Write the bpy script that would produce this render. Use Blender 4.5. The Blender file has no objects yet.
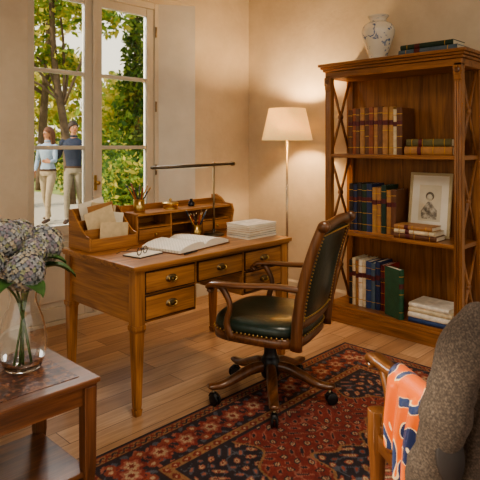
import bpy, math, random
import numpy as np
from mathutils import Vector, Matrix
random.seed(7); np.random.seed(7)
rad=math.radians
sc=bpy.context.scene

# ------------------------------------------------------------------ materials
def S(r,g,b):
    f=lambda c:(c/255/12.92) if c/255<=.04045 else ((c/255+.055)/1.055)**2.4
    return (f(r),f(g),f(b),1)
def mul(c,k): return (min(c[0]*k,1),min(c[1]*k,1),min(c[2]*k,1),1)
def base(name):
    m=bpy.data.materials.new(name); m.use_nodes=True
    nt=m.node_tree; return m,nt,nt.nodes['Principled BSDF']
def N(nt,t,**kw):
    n=nt.nodes.new(t)
    for k,v in kw.items():
        if k in n.inputs: n.inputs[k].default_value=v
        else: setattr(n,k,v)
    return n
def ramp(nt,stops):
    r=nt.nodes.new('ShaderNodeValToRGB'); e=r.color_ramp.elements
    while len(e)<len(stops): e.new(.5)
    for i,(p,c) in enumerate(stops): e[i].position=p; e[i].color=c
    return r
def coords(nt,scale=(1,1,1),rot=(0,0,0)):
    tc=nt.nodes.new('ShaderNodeTexCoord'); mp=nt.nodes.new('ShaderNodeMapping')
    mp.inputs['Scale'].default_value=scale; mp.inputs['Rotation'].default_value=rot
    nt.links.new(tc.outputs['Object'],mp.inputs['Vector']); return mp.outputs[0]
def plain(name,col,rough=.6,metal=0,var=.15,scale=12,bump=0,bscale=None,sheen=0,coat=0):
    m,nt,p=base(name); L=nt.links.new
    v=coords(nt)
    n=N(nt,'ShaderNodeTexNoise',Scale=scale,Detail=5.0); L(v,n.inputs['Vector'])
    r=ramp(nt,[(.3,mul(col,1-var)),(.7,mul(col,1+var))]); L(n.outputs['Fac'],r.inputs[0])
    L(r.outputs[0],p.inputs['Base Color'])
    p.inputs['Roughness'].default_value=rough; p.inputs['Metallic'].default_value=metal
    if coat: p.inputs['Coat Weight'].default_value=coat; p.inputs['Coat Roughness'].default_value=.15
    if sheen: p.inputs['Sheen Weight'].default_value=sheen
    if bump:
        n2=N(nt,'ShaderNodeTexNoise',Scale=bscale or scale*6,Detail=4.0); L(v,n2.inputs['Vector'])
        b=N(nt,'ShaderNodeBump',Strength=bump,Distance=.01); L(n2.outputs['Fac'],b.inputs['Height']); L(b.outputs[0],p.inputs['Normal'])
    return m
def wood(name,cd,cl,axis,rough=.36,s=1.0,coat=.3):
    m,nt,p=base(name); L=nt.links.new
    sca=[14*s]*3; sca[axis]=1.3*s
    v=coords(nt,tuple(sca))
    n=N(nt,'ShaderNodeTexNoise',Scale=1.2,Detail=7.0,Distortion=1.3); L(v,n.inputs['Vector'])
    r=ramp(nt,[(.28,mul(cd,.85)),(.48,tuple((a+b)/2 for a,b in zip(cd,cl))),(.72,cl)]); L(n.outputs['Fac'],r.inputs[0])
    sc2=[90*s]*3; sc2[axis]=3*s
    v2=coords(nt,tuple(sc2))
    n2=N(nt,'ShaderNodeTexNoise',Scale=1.5,Detail=3.0); L(v2,n2.inputs['Vector'])
    r2=ramp(nt,[(.3,(.58,.56,.53,1)),(.6,(1,1,1,1))]); L(n2.outputs['Fac'],r2.inputs[0])
    mx=nt.nodes.new('ShaderNodeMixRGB'); mx.blend_type='MULTIPLY'; mx.inputs[0].default_value=.75
    L(r.outputs[0],mx.inputs[1]); L(r2.outputs[0],mx.inputs[2]); L(mx.outputs[0],p.inputs['Base Color'])
    p.inputs['Roughness'].default_value=rough
    p.inputs['Coat Weight'].default_value=coat; p.inputs['Coat Roughness'].default_value=.2
    b=N(nt,'ShaderNodeBump',Strength=.08,Distance=.004); L(n2.outputs['Fac'],b.inputs['Height']); L(b.outputs[0],p.inputs['Normal'])
    return m
DK=[wood('desk_wood_%d'%a,S(136,88,48),S(198,140,84),a) for a in range(3)]
SH=[wood('shelf_wood_%d'%a,S(118,75,42),S(174,120,72),a) for a in range(3)]
CH=[wood('chair_wood_%d'%a,S(80,50,30),S(132,86,52),a,rough=.28,coat=.5) for a in range(3)]
TB=[wood('table_wood_%d'%a,S(84,53,34),S(138,90,58),a,rough=.34,coat=.3) for a in range(3)]
brass=plain('brass',S(200,170,110),.28,1,.1)
abrass=plain('antique_brass',S(150,134,106),.35,1,.2)
dark=plain('dark_bronze',S(96,88,76),.32,.8,.1)
black=plain('black_rubber',S(24,24,26),.4)
leather=plain('green_leather',S(30,48,39),.30,0,.25,18,.2,90,coat=.3)
cream=plain('cream_paint',S(206,200,188),.5,0,.05,6)
whitep=plain('reveal_plaster',S(222,220,214),.85,0,.06,5,.1,30)
paper=plain('paper',S(232,224,206),.8,0,.05,30)
papero=plain('old_paper',S(212,192,156),.8,0,.1,30)
gold=plain('gilt',S(200,160,90),.35,.8,.1)
ink=plain('ink_line',S(40,30,24),.6)
def glassmat(name,thin=False,tint=(1,1,1,1)):
    m,nt,p=base(name)
    if thin:
        L=nt.links.new
        t=N(nt,'ShaderNodeBsdfTransparent'); g=N(nt,'ShaderNodeBsdfGlossy',Roughness=.02)
        f=N(nt,'ShaderNodeFresnel',IOR=1.3); mx=nt.nodes.new('ShaderNodeMixShader')
        L(f.outputs[0],mx.inputs[0]); L(t.outputs[0],mx.inputs[1]); L(g.outputs[0],mx.inputs[2])
        L(mx.outputs[0],nt.nodes['Material Output'].inputs[0])
    else:
        p.inputs['Transmission Weight'].default_value=1; p.inputs['Roughness'].default_value=.01
        p.inputs['IOR'].default_value=1.45; p.inputs['Base Color'].default_value=tint
    return m
# ------------------------------------------------------------------ mesh builder
def cr(pts,k=5):
    P=[np.array(p,float) for p in pts]; out=[]
    P=[2*P[0]-P[1]]+P+[2*P[-1]-P[-2]]
    for i in range(1,len(P)-2):
        for j in range(k):
            t=j/k; a,b,c,d=P[i-1:i+3]
            out.append(.5*((2*b)+(c-a)*t+(2*a-5*b+4*c-d)*t*t+(3*b-a-3*c+d)*t**3))
    out.append(P[-2]); return out
class MB:
    def __init__(s): s.v=[];s.f=[];s.m=[];s.sm=[];s.mats=[]
    def add(s,vs,fs,mat,smooth=False,M=None):
        if mat not in s.mats: s.mats.append(mat)
        k=s.mats.index(mat); o=len(s.v)
        for v in vs:
            v=Vector(v)
            if M is not None: v=M@v
            s.v.append(tuple(v))
        for f in fs: s.f.append([i+o for i in f]); s.m.append(k); s.sm.append(smooth)
        return s
    def box(s,lo,hi,mat,M=None):
        x0,y0,z0=lo;x1,y1,z1=hi
        return s.add([(x0,y0,z0),(x1,y0,z0),(x1,y1,z0),(x0,y1,z0),(x0,y0,z1),(x1,y0,z1),(x1,y1,z1),(x0,y1,z1)],
          [(0,3,2,1),(4,5,6,7),(0,1,5,4),(1,2,6,5),(2,3,7,6),(3,0,4,7)],mat,False,M)
    def rings(s,rr,mat,smooth=True,M=None,cap=True,closed=True):
        n=len(rr[0]); vs=[p for r in rr for p in r]; fs=[]
        for i in range(len(rr)-1):
            for j in range(n if closed else n-1):
                k=(j+1)%n; fs.append((i*n+j,i*n+k,(i+1)*n+k,(i+1)*n+j))
        if cap: fs.append(tuple(range(n-1,-1,-1))); fs.append(tuple((len(rr)-1)*n+j for j in range(n)))
        return s.add(vs,fs,mat,smooth,M)
    def lathe(s,prof,c,mat,n=28,ex=2.0,asp=1.0,M=None,cap=True,smooth=True):
        rr=[]
        for r,z in prof:
            ring=[]
            for j in range(n):
                a=2*math.pi*j/n; ca,sa=math.cos(a),math.sin(a)
                q=(abs(ca)**ex+abs(sa)**ex)**(-1/ex)
                ring.append((c[0]+r*q*ca,c[1]+r*asp*q*sa,c[2]+z))
            rr.append(ring)
        return s.rings(rr,mat,smooth,M,cap)
    def sweep(s,pts,sizes,mat,side=(0,0,1),n=10,ex=2.0,M=None,smooth=True):
        P=[Vector(p) for p in pts]; rr=[]
        if isinstance(sizes,(int,float)): sizes=[(sizes,sizes)]*len(P)
        sizes=[(a,a) if isinstance(a,(int,float)) else a for a in sizes]
        if len(sizes)==2 and len(P)>2:
            sizes=[tuple(sizes[0][q]+(sizes[1][q]-sizes[0][q])*i/(len(P)-1) for q in (0,1)) for i in range(len(P))]
        sd=Vector(side)
        for i,p in enumerate(P):
            t=(P[min(i+1,len(P)-1)]-P[max(i-1,0)]).normalized()
            a=sd-t*sd.dot(t)
            if a.length<.05: a=Vector((1,0,0))-t*t.x
            if a.length<.05: a=Vector((0,1,0))-t*t.y
            a.normalize(); b=t.cross(a); ring=[]
            for j in range(n):
                th=2*math.pi*(j+.5)/n; c1,s1=math.cos(th),math.sin(th)
                q=(abs(c1)**ex+abs(s1)**ex)**(-1/ex)
                ring.append(p+a*(sizes[i][0]*q*c1)+b*(sizes[i][1]*q*s1))
            rr.append(ring)
        return s.rings(rr,mat,smooth,M)
    def prism(s,poly,axis,a,b,mat,M=None,smooth=False):
        def mk(p,t):
            q=list(p); q.insert(axis,t); return tuple(q)
        n=len(poly); vs=[mk(p,a) for p in poly]+[mk(p,b) for p in poly]
        fs=[tuple(range(n)),tuple(range(2*n-1,n-1,-1))]+[(i,(i+1)%n,n+(i+1)%n,n+i) for i in range(n)]
        return s.add(vs,fs,mat,smooth,M)
    def ball(s,c,r,mat,n=12,k=8,M=None):
        if isinstance(r,(int,float)): r=(r,r,r)
        rr=[]
        for i in range(k+1):
            ph=math.pi*(i/k); z=-math.cos(ph); q=max(math.sin(ph),.02)
            rr.append([(c[0]+r[0]*q*math.cos(2*math.pi*j/n),c[1]+r[1]*q*math.sin(2*math.pi*j/n),c[2]+r[2]*z) for j in range(n)])
        return s.rings(rr,mat,True,M)
    def obj(s,name,parent=None,bevel=0,recalc=True):
        import bmesh
        me=bpy.data.meshes.new(name); me.from_pydata(s.v,[],s.f)
        for m in s.mats: me.materials.append(m)
        me.polygons.foreach_set('material_index',s.m); me.polygons.foreach_set('use_smooth',s.sm)
        if recalc:
            bm=bmesh.new(); bm.from_mesh(me); bmesh.ops.recalc_face_normals(bm,faces=bm.faces); bm.to_mesh(me); bm.free()
        o=bpy.data.objects.new(name,me); sc.collection.objects.link(o)
        if parent: o.parent=parent
        if bevel:
            b=o.modifiers.new('b','BEVEL'); b.width=bevel; b.segments=2; b.limit_method='ANGLE'; b.angle_limit=rad(50)
        return o
def empty(name,loc=(0,0,0),rz=0):
    e=bpy.data.objects.new(name,None); sc.collection.objects.link(e); e.location=loc; e.rotation_euler=(0,0,rz)
    e.empty_display_size=.1; return e
T=Matrix.Translation
def R(a,ax): return Matrix.Rotation(rad(a),4,ax)

# garden frame: metres, turned 44 deg from the room walls
AN=rad(44.2); FW=Vector((math.cos(AN),math.sin(AN),0)); RT=Vector((math.sin(AN),-math.cos(AN),0))
def G(r,d,z=0): 
    p=FW*d+RT*r; return Vector((p.x,p.y,z))

# ------------------------------------------------------------------ room
XW=3.93; YW=3.70; CEIL=2.9
def wallmat():
    m,nt,p=base('plaster'); L=nt.links.new; v=coords(nt)
    n=N(nt,'ShaderNodeTexNoise',Scale=2.2,Detail=8.0,Roughness=.65); L(v,n.inputs['Vector'])
    r=ramp(nt,[(.3,S(196,184,166)),(.7,S(218,207,189))]); L(n.outputs['Fac'],r.inputs[0]); L(r.outputs[0],p.inputs['Base Color'])
    n2=N(nt,'ShaderNodeTexNoise',Scale=26.0,Detail=6.0); L(v,n2.inputs['Vector'])
    b=N(nt,'ShaderNodeBump',Strength=.12,Distance=.02); L(n2.outputs['Fac'],b.inputs['Height']); L(b.outputs[0],p.inputs['Normal'])
    p.inputs['Roughness'].default_value=.85; return m
plaster=wallmat()
def floormat():
    m,nt,p=base('oak_floor'); L=nt.links.new; v=coords(nt)
    br=N(nt,'ShaderNodeTexBrick'); br.offset=.37; br.offset_frequency=2
    br.inputs['Scale'].default_value=1; br.inputs['Brick Width'].default_value=1.25; br.inputs['Row Height'].default_value=.135
    br.inputs['Mortar Size'].default_value=.0024; br.inputs['Mortar Smooth'].default_value=.3
    br.inputs['Color1'].default_value=S(164,128,98); br.inputs['Color2'].default_value=S(204,168,134); br.inputs['Mortar'].default_value=S(88,64,46)
    L(v,br.inputs['Vector'])
    v2=coords(nt,(2.2,26,1)); n=N(nt,'ShaderNodeTexNoise',Scale=1.6,Detail=7.0,Distortion=.8); L(v2,n.inputs['Vector'])
    r=ramp(nt,[(.3,(.62,.58,.54,1)),(.65,(1,1,1,1))]); L(n.outputs['Fac'],r.inputs[0])
    mx=nt.nodes.new('ShaderNodeMixRGB'); mx.blend_type='MULTIPLY'; mx.inputs[0].default_value=.75
    L(br.outputs['Color'],mx.inputs[1]); L(r.outputs[0],mx.inputs[2]); L(mx.outputs[0],p.inputs['Base Color'])
    p.inputs['Roughness'].default_value=.30
    b=N(nt,'ShaderNodeBump',Strength=.15,Distance=.004); L(n.outputs['Fac'],b.inputs['Height']); L(b.outputs[0],p.inputs['Normal'])
    return m
MB().box((-1.6,-2.6,-.1),(4.2,4.1,0),floormat()).obj('floor')
MB().box((-1.6,-2.6,CEIL),(4.2,4.1,CEIL+.1),plaster).obj('ceiling')
w=MB()
w.box((-1.6,YW,0),(1.698,4.1,CEIL),plaster)
w.prism([(3.23,YW),(XW,YW),(XW,4.1),(2.96,4.1),(2.96,3.88),(3.23,3.88)],2,0,CEIL,plaster)
w.prism([(3.23,YW),(3.23,3.88),(2.96,3.88)],2,0,CEIL,whitep)
w.box((1.698,YW,2.6),(3.23,4.1,CEIL),plaster)
w.obj('wall_back')
MB().box((XW,-2.6,0),(4.2,4.1,CEIL),plaster).obj('wall_right')
wl=MB()   # left wall with a wide opening added to let in side fill light (behind the viewer's left shoulder)
wl.box((-1.8,-2.6,0),(-1.6,-.8,CEIL),plaster); wl.box((-1.8,2.4,0),(-1.6,4.1,CEIL),plaster); wl.box((-1.8,-.8,0),(-1.6,2.4,.6),plaster); wl.box((-1.8,-.8,2.6),(-1.6,2.4,CEIL),plaster)
wl.obj('wall_left')
bb=MB().prism([(YW-.018,0),(YW,0),(YW,.13),(YW-.006,.13),(YW-.018,.112)],0,3.23,XW-.018,cream)
bb.prism([(YW-.018,0),(YW,0),(YW,.13),(YW-.006,.13),(YW-.018,.112)],0,-1.6,1.698,cream); bb.obj('baseboard_back')
MB().prism([(XW-.018,0),(XW,0),(XW,.13),(XW-.006,.13),(XW-.018,.112)],1,-2.6,YW,cream).obj('baseboard_right')
win=empty('window_1')
wf=MB(); Y0,Y1=3.885,3.945
wf.box((1.70,Y0-.01,0),(1.755,Y1+.03,2.6),cream); wf.box((2.915,Y0-.01,0),(2.958,Y1+.03,2.6),cream)
wf.box((1.755,Y0-.01,2.545),(2.915,Y1+.03,2.6),cream); wf.box((1.755,Y0-.01,0),(2.915,Y1+.03,.03),cream)
wf.obj('frame',win,.004)
gp=glassmat('pane_glass',True)
for nm,a,b in (('casement_1',1.757,2.318),('casement_2',2.322,2.913)):
    c=MB(); st=.075
    c.box((a,Y0,.032),(a+st,Y1-.012,2.543),cream); c.box((b-st,Y0,.032),(b,Y1-.012,2.543),cream)
    for z0,z1 in ((.032,.13),(.66,.745),(1.325,1.355),(1.905,1.935),(2.475,2.543)):
        c.box((a+st,Y0+.004,z0),(b-st,Y1-.016,z1),cream)
    c.box((a+st,Y0+.02,.13),(b-st,Y1-.03,.66),cream)
    c.box((a+st+.04,Y0+.008,.17),(b-st-.04,Y0+.02,.62),cream)
    c.obj(nm,win,.005)
    MB().box((a+st,Y0+.02,.745),(b-st,Y0+.024,2.475),gp).obj('glass_'+nm,win)
lk=MB(); lk.box((2.303,Y0-.022,.05),(2.337,Y0-.001,2.52),cream)
lk.obj('astragal',win,.004)
lk=MB(); lk.box((2.31,Y0-.034,1.0),(2.33,Y0-.022,1.12),brass); lk.sweep([(2.32,Y0-.034,1.06),(2.32,Y0-.06,1.06)],.006,brass); lk.ball((2.32,Y0-.07,1.06),(.022,.012,.016),brass)
for zz in (.35,1.1,1.65,2.3): lk.sweep([(2.925,Y0-.016,zz),(2.925,Y0-.016,zz+.09)],.007,abrass)
lk.obj('handle',win)

# ------------------------------------------------------------------ rug
def rug():
    x0,x1,y0,y1=1.12,3.2,-.6,2.11; st=.0065
    nx=int((x1-x0)/st)+1; ny=int((y1-y0)/st)+1
    X,Y=np.meshgrid(np.linspace(x0,x1,nx),np.linspace(y0,y1,ny)); x=X-(x0+x1)/2; y=Y-(y0+y1)/2
    hx=(x1-x0)/2;hy=(y1-y0)/2; ax=np.abs(x);ay=np.abs(y); e=np.minimum(hx-ax,hy-ay)
    pal=dict(navy=S(50,42,48),red=S(126,54,46),brick=S(140,72,58),cream=S(176,150,122),blue=S(84,86,96),gold=S(146,108,76),rose=S(156,98,82),dk=S(72,34,32))
    C=np.zeros(X.shape+(3,))
    def put(mask,c): C[mask]=pal[c][:3]
    C[:]=pal['red'][:3]
    k=58.
    f=np.sin(k*ax+1.7*np.sin(k*.45*ay))*np.sin(k*ay+1.7*np.sin(k*.45*ax))
    g=np.sin(k*.5*ax+2.2*np.sin(k*.31*ay+1))+np.sin(k*.5*ay+2.0*np.sin(k*.37*ax))
    def floral(mask,a,b,c,d):
        put(mask&(np.abs(g)<.13),d); put(mask&(f>.5),a); put(mask&(f>.76),b); put(mask&(f>.93),c)
        put(mask&(f<-.62),d); put(mask&(f<-.84),a)
    fld=e>.34
    floral(fld,'navy','cream','brick','rose')
    th=np.arctan2(ay/1.25,ax+1e-6)
    med=np.sqrt(ax**2+(ay/1.3)**2)*(1+.10*np.cos(8*th)+.04*np.cos(24*th))
    m1=(med<.50)&fld; put(m1,'gold'); m2=(med<.488)&fld; put(m2,'navy'); floral(m2,'brick','cream','gold','blue')
    m3=(med<.34)&fld; put(m3,'gold'); m3=(med<.328)&fld; put(m3,'brick'); floral(m3,'navy','gold','cream','rose')
    m4=(med<.16); put(m4,'cream'); put(med<.148,'blue'); put(med<.08,'brick'); put(med<.035,'cream')
    cx=hx-.34-ax; cy=hy-.34-ay; sp=np.sqrt(cx**2+(cy/1.25)**2)*(1+.1*np.cos(8*np.arctan2(cy,cx)))
    c1=(sp<.34)&fld; put(c1,'gold'); c2=(sp<.328)&fld; put(c2,'navy'); floral(c2,'rose','cream','red','blue')
    s=np.where(hx-ax<hy-ay,y,x)
    def band(a,b): return (e>=a)&(e<b)
    put(band(0,.022),'navy'); put(band(.022,.03),'brick')
    b=band(.03,.075); put(b,'gold'); ph=np.sin(s*2*np.pi/.06); ee=(e-.0525)/.0225
    put(b&(np.abs(ee-.6*ph)<.32),'red'); put(b&(np.abs(ee+.6*ph)<.24),'navy')
    put(band(.075,.084),'dk')
    b=band(.084,.27); put(b,'navy'); P=.15; sm=(s%P)-P/2; em=e-.177; r=np.sqrt(sm**2+em**2); an=np.arctan2(em,sm)
    rr=r*(1+.18*np.cos(6*an)); 
    sv=((s+P/2)%P)-P/2; r2=np.sqrt(sv**2+(np.abs(em)-.05)**2)
    put(b&(f>.6),'blue'); put(b&(f<-.7),'rose')
    put(b&(np.abs(em-.055*np.sin(s*2*np.pi/P))<.009),'brick')
    put(b&(rr<.060),'red'); put(b&(rr<.042),'rose'); put(b&(rr<.028),'cream'); put(b&(rr<.014),'red')
    put(b&(r2<.026),'brick'); put(b&(r2<.011),'cream')
    put(band(.27,.279),'dk'); b=band(.279,.325); put(b,'gold'); ee=(e-.302)/.023; ph=np.sin(s*2*np.pi/.06)
    put(b&(np.abs(ee)+np.abs(((s%.06)-.03)/.03)<.9),'red'); put(b&(np.abs(ee)+np.abs(((s%.06)-.03)/.03)<.35),'cream')
    put(band(.325,.34),'navy')
    C*=(.8+.4*np.random.rand(*X.shape))[...,None]
    Z=np.full(X.shape,.009); Z[0]=Z[-1]=.001; Z[:,0]=Z[:,-1]=.001
    V=np.stack([X,Y,Z],-1).reshape(-1,3)
    idx=np.arange(nx*ny).reshape(ny,nx); Fq=np.stack([idx[:-1,:-1],idx[:-1,1:],idx[1:,1:],idx[1:,:-1]],-1).reshape(-1,4)
    me=bpy.data.meshes.new('persian_rug'); me.from_pydata(V.tolist(),[],Fq.tolist())
    ca=me.color_attributes.new('Col','FLOAT_COLOR','POINT')
    ca.data.foreach_set('color',np.concatenate([C.reshape(-1,3),np.ones((nx*ny,1))],1).ravel())
    m,nt,p=base('rug_wool'); L=nt.links.new
    a=nt.nodes.new('ShaderNodeVertexColor'); a.layer_name='Col'
    n=N(nt,'ShaderNodeTexNoise',Scale=9.0,Detail=4.0); L(coords(nt),n.inputs['Vector'])
    r=ramp(nt,[(.3,(.75,.75,.75,1)),(.7,(1.1,1.1,1.1,1))]); L(n.outputs['Fac'],r.inputs[0])
    mx=nt.nodes.new('ShaderNodeMixRGB'); mx.blend_type='MULTIPLY'; mx.inputs[0].default_value=1
    L(a.outputs[0],mx.inputs[1]); L(r.outputs[0],mx.inputs[2]); L(mx.outputs[0],p.inputs['Base Color'])
    p.inputs['Roughness'].default_value=.95
    n3=N(nt,'ShaderNodeTexNoise',Scale=300.0); L(coords(nt),n3.inputs['Vector'])
    b=N(nt,'ShaderNodeBump',Strength=.4,Distance=.003); L(n3.outputs['Fac'],b.inputs['Height']); L(b.outputs[0],p.inputs['Normal'])
    me.materials.append(m); o=bpy.data.objects.new('persian_rug',me); sc.collection.objects.link(o)
rug()

# ------------------------------------------------------------------ books
cols=dict(tan=(166,120,76),brown=(104,66,42),red=(130,42,34),green=(34,80,56),navy=(36,52,88),cream=(214,198,166),olive=(98,92,58),
          black=(44,42,44),dgreen=(30,54,42),ochre=(170,130,80),slate=(78,98,116),white=(226,218,202),rust=(140,78,50),wine=(92,32,36),blue=(50,72,116))
BK={k:plain('book_'+k,S(*v),.5,0,.18,25,.1) for k,v in cols.items()}
def book(mb,M,t,h,w,c,bands=3):
    cv=BK[c]; bt=.003
    mb.box((.008,0,0),(w,bt,h),cv,M); mb.box((.008,t-bt,0),(w,t,h),cv,M)
    mb.box((.008,bt+.0003,.004),(w-.005,t-bt-.0003,h-.004),paper,M)
    def arc(k): return [(.0075,0 if k==0 else -.0007)]+[(.0075-(.010+k)*math.cos(a),t/2+(t/2+k*.3)*math.sin(a)) for a in [rad(q) for q in (-70,-40,-15,15,40,70)]]+[(.0075,t+(0 if k==0 else .0007))]
    mb.prism(arc(0),2,0,h,cv,M)
    if bands:
        for i in range(bands):
            z=h*(.14+.72*i/(max(bands-1,1))); mb.prism(arc(.0015),2,z,z+.005,gold,M)
        z=h*.62; mb.prism(arc(.0012),2,z,z+h*.1,BK['wine'] if c!='wine' else BK['black'],M)
def row(mb,x,y,z,specs):
    for c,t,h in specs:
        y-=t; book(mb,T((x+random.uniform(0,.012),y,z)),t-.0012,h,.19,c,random.choice([3,4,4,2])); 
    return y
LIE=lambda x,y,z,a=0: T((x,y,z))@R(a,'Z')@Matrix(((1,0,0,0),(0,0,1,0),(0,1,0,0),(0,0,0,1)))

# ------------------------------------------------------------------ bookshelf
bs=empty('bookcase')
X0,X1,Ya,Yb=3.556,3.905,1.447,2.525
b=MB(); pw=.055
for y in (Ya,Yb-pw):
    for x in (X0,X1-.045):
        b.box((x,y,.0),(x+.045,y+pw,1.90),SH[2])
    for k in range(3):
        yy=y+.013+.0145*k; b.lathe([(.006,.20),(.006,1.78)],(X0-.001,yy,0),SH[2],10)
    b.box((X0-.008,y+.002,.105),(X0,y+pw-.002,.19),SH[2]); b.box((X0-.008,y+.002,1.79),(X0,y+pw-.002,1.82),SH[2])
    b.box((X0-.010,y-.003,1.82),(X0,y+pw+.003,1.885),SH[2]); b.lathe([(.020,0),(.020,.006),(.009,.009)],(0,0,0),CH[0],16,M=T((X0-.01,y+pw/2,1.852))@R(-90,'Y'))
b.obj('posts',bs,.003)
b=MB()
b.box((X0+.006,Ya+.004,.10),(X1-.01,Yb-.004,.125),SH[1])
for z in (.70,1.29): b.box((X0+.004,Ya+.02,z-.028),(X1-.01,Yb-.02,z),SH[1])
b.box((X0-.014,Ya-.014,0),(X1-.005,Yb+.014,.085),SH[1]); b.box((X0-.009,Ya-.009,.085),(X1-.005,Yb+.009,.105),SH[1])
b.obj('shelves',bs,.003)
b=MB()
b.box((X0,Ya,1.88),(X1,Yb,1.93),SH[1])
b.box((X0-.014,Ya-.014,1.93),(X1,Yb+.014,1.95),SH[1]); b.box((X0-.028,Ya-.028,1.95),(X1,Yb+.028,1.968),SH[1]); b.box((X0-.042,Ya-.042,1.968),(X1,Yb+.042,1.99),SH[1])
b.obj('cornice',bs,.004)
MB().box((X1-.012,Ya+.05,.1),(X1,Yb-.05,1.9),SH[2]).obj('back_panel',bs)
b=MB()
for y in (Ya+pw/2,Yb-pw/2):
    xa,xb=X0+.045,X1-.045
    for z0,z1 in ((.125,.672),(.70,1.262),(1.29,1.88)):
        b.sweep([(xa,y,z0),(xb,y,z1)],[(.013,.009)]*2,SH[2],side=(0,0,1),n=8,ex=5); b.sweep([(xa,y+.0,z1),(xb,y+.0,z0)],[(.013,.0085)]*2,SH[2],n=8,ex=5)
        b.lathe([(.0,-.012),(.022,-.012),(.022,.012),(.0,.012)],(0,0,0),SH[0],14,M=T(((xa+xb)/2,y,(z0+z1)/2))@R(90,'X'))
        b.box((xa,y-.012,z1-.002),(xb,y+.012,z1+.026),SH[0])
b.obj('lattice_sides',bs)
b=MB(); y=row(b,3.64,2.375,1.2905,[('brown',.04,.34),('rust',.035,.35),('brown',.03,.345),('tan',.042,.355),('brown',.038,.35),('rust',.04,.355),('tan',.035,.35),('brown',.04,.355),('tan',.045,.35),('ochre',.04,.35),('cream',.03,.33),('brown',.045,.34)])
b.obj('books')
b=MB(); book(b,LIE(3.6,1.53,1.291),.058,.345,.21,'tan',4); book(b,LIE(3.61,1.54,1.350),.052,.325,.2,'olive',4); b.obj('books')
b=MB(); row(b,3.66,2.375,.7005,[('black',.035,.36),('navy',.035,.355),('black',.04,.365),('dgreen',.045,.36),('navy',.045,.365),('ochre',.04,.34),('tan',.035,.34),('dgreen',.042,.36),('tan',.04,.325),('brown',.04,.33)])
b.obj('books')
b=MB(); z=.7005
for c,t,l in (('brown',.034,.31),('cream',.03,.30),('tan',.03,.28)): book(b,LIE(3.572+random.uniform(0,.008),1.94-l,z),t,l,.15,c,3); z+=t+.0008
b.obj('books')
b=MB(); row(b,3.65,2.375,.1255,[('black',.03,.34),('cream',.03,.36),('tan',.028,.34),('white',.036,.355),('cream',.03,.36),('blue',.045,.35),('slate',.035,.345),('navy',.04,.36),('wine',.03,.34),('red',.03,.345)])
b.obj('books')
b=MB(); book(b,T((3.585,1.865,.1265))@R(66,'Z'),.042,.35,.17,'green',3); b.obj('book')
b=MB(); z=.1255
for c,t,l in (('blue',.032,.325),('white',.036,.32),('cream',.032,.31),('white',.03,.29)): book(b,LIE(3.575+random.uniform(0,.01),1.835-l,z,random.uniform(-1,1)),t,l,.22,c,0); z+=t+.0008
b.obj('books')
b=MB(); book(b,LIE(3.60,1.50,1.991),.042,.42,.22,'slate',2); book(b,LIE(3.61,1.53,2.0335),.036,.38,.20,'dgreen',2); b.obj('books')
# framed picture: pale pencil sketch in a wide mat
pf=empty('framed_picture'); Mf=T((3.765,1.625,.702))@R(8,'Y')
fr=plain('frame_ivory',S(188,172,138),.4,0,.15); matb=plain('mat_board',S(232,226,212),.8,0,.03)
b=MB(); W,H,q=.315,.46,.02
b.box((0,0,0),(.018,W,q),fr,Mf); b.box((0,0,H-q),(.018,W,H),fr,Mf); b.box((0,0,q),(.018,q,H-q),fr,Mf); b.box((0,W-q,q),(.018,W,H-q),fr,Mf); b.obj('frame',pf,.003)
MB().box((.008,q,q),(.014,W-q,H-q),matb,Mf).obj('mat',pf)
def artmat():
    m,nt,p=base('etching'); L=nt.links.new; v=coords(nt,(1,1,1))
    n=N(nt,'ShaderNodeTexNoise',Scale=30.0,Detail=9.0,Roughness=.75); L(v,n.inputs['Vector'])
    r=ramp(nt,[(.36,S(90,84,76)),(.5,S(156,148,134)),(.6,S(206,198,180))]); L(n.outputs['Fac'],r.inputs[0]); L(r.outputs[0],p.inputs['Base Color']); p.inputs['Roughness'].default_value=.7; return m
art=artmat(); sheet=plain('sketch_paper',S(214,204,182),.8,0,.04,20); b=MB(); b.box((.0065,.075,.11),(.008,W-.075,H-.09),sheet,Mf)
sk=plain('graphite',S(120,112,100),.8,0,.3,60)
b.prism([(.10,.125),(.215,.125),(.222,.18),(.195,.22),(.172,.25),(.145,.25),(.128,.22),(.10,.19)],0,.0055,.0065,art,Mf)
b.lathe([(.0,0),(.031,0),(.031,.001),(.0,.001)],(0,0,0),sk,18,asp=1,M=Mf@T((.0053,.158,.290))@R(90,'Y'))
b.lathe([(.0,0),(.024,0),(.024,.001),(.0,.001)],(0,0,0),sheet,18,asp=.9,M=Mf@T((.0048,.16,.282))@R(90,'Y'))
b.obj('drawing',pf)
def jarmat():
    m,nt,p=base('blue_white_ceramic'); L=nt.links.new; v=coords(nt)
    n=N(nt,'ShaderNodeTexNoise',Scale=13.0,Detail=4.0,Distortion=2.6); L(v,n.inputs['Vector'])
    r=ramp(nt,[(.0,S(226,222,212)),(.58,S(226,222,212)),(.63,S(140,156,184)),(.7,S(84,104,150))]); L(n.outputs['Fac'],r.inputs[0]); L(r.outputs[0],p.inputs['Base Color'])
    p.inputs['Roughness'].default_value=.18; p.inputs['Coat Weight'].default_value=.5; return m
MB().lathe(cr([(.001,0),(.062,0),(.066,.012),(.072,.05),(.098,.13),(.12,.20),(.122,.235),(.104,.275),(.066,.298),(.06,.315),(.076,.338),(.074,.345),(.058,.335),(.052,.31),(.001,.30)],4),(3.70,2.14,1.991),jarmat(),40).obj('ceramic_vase')

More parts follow.
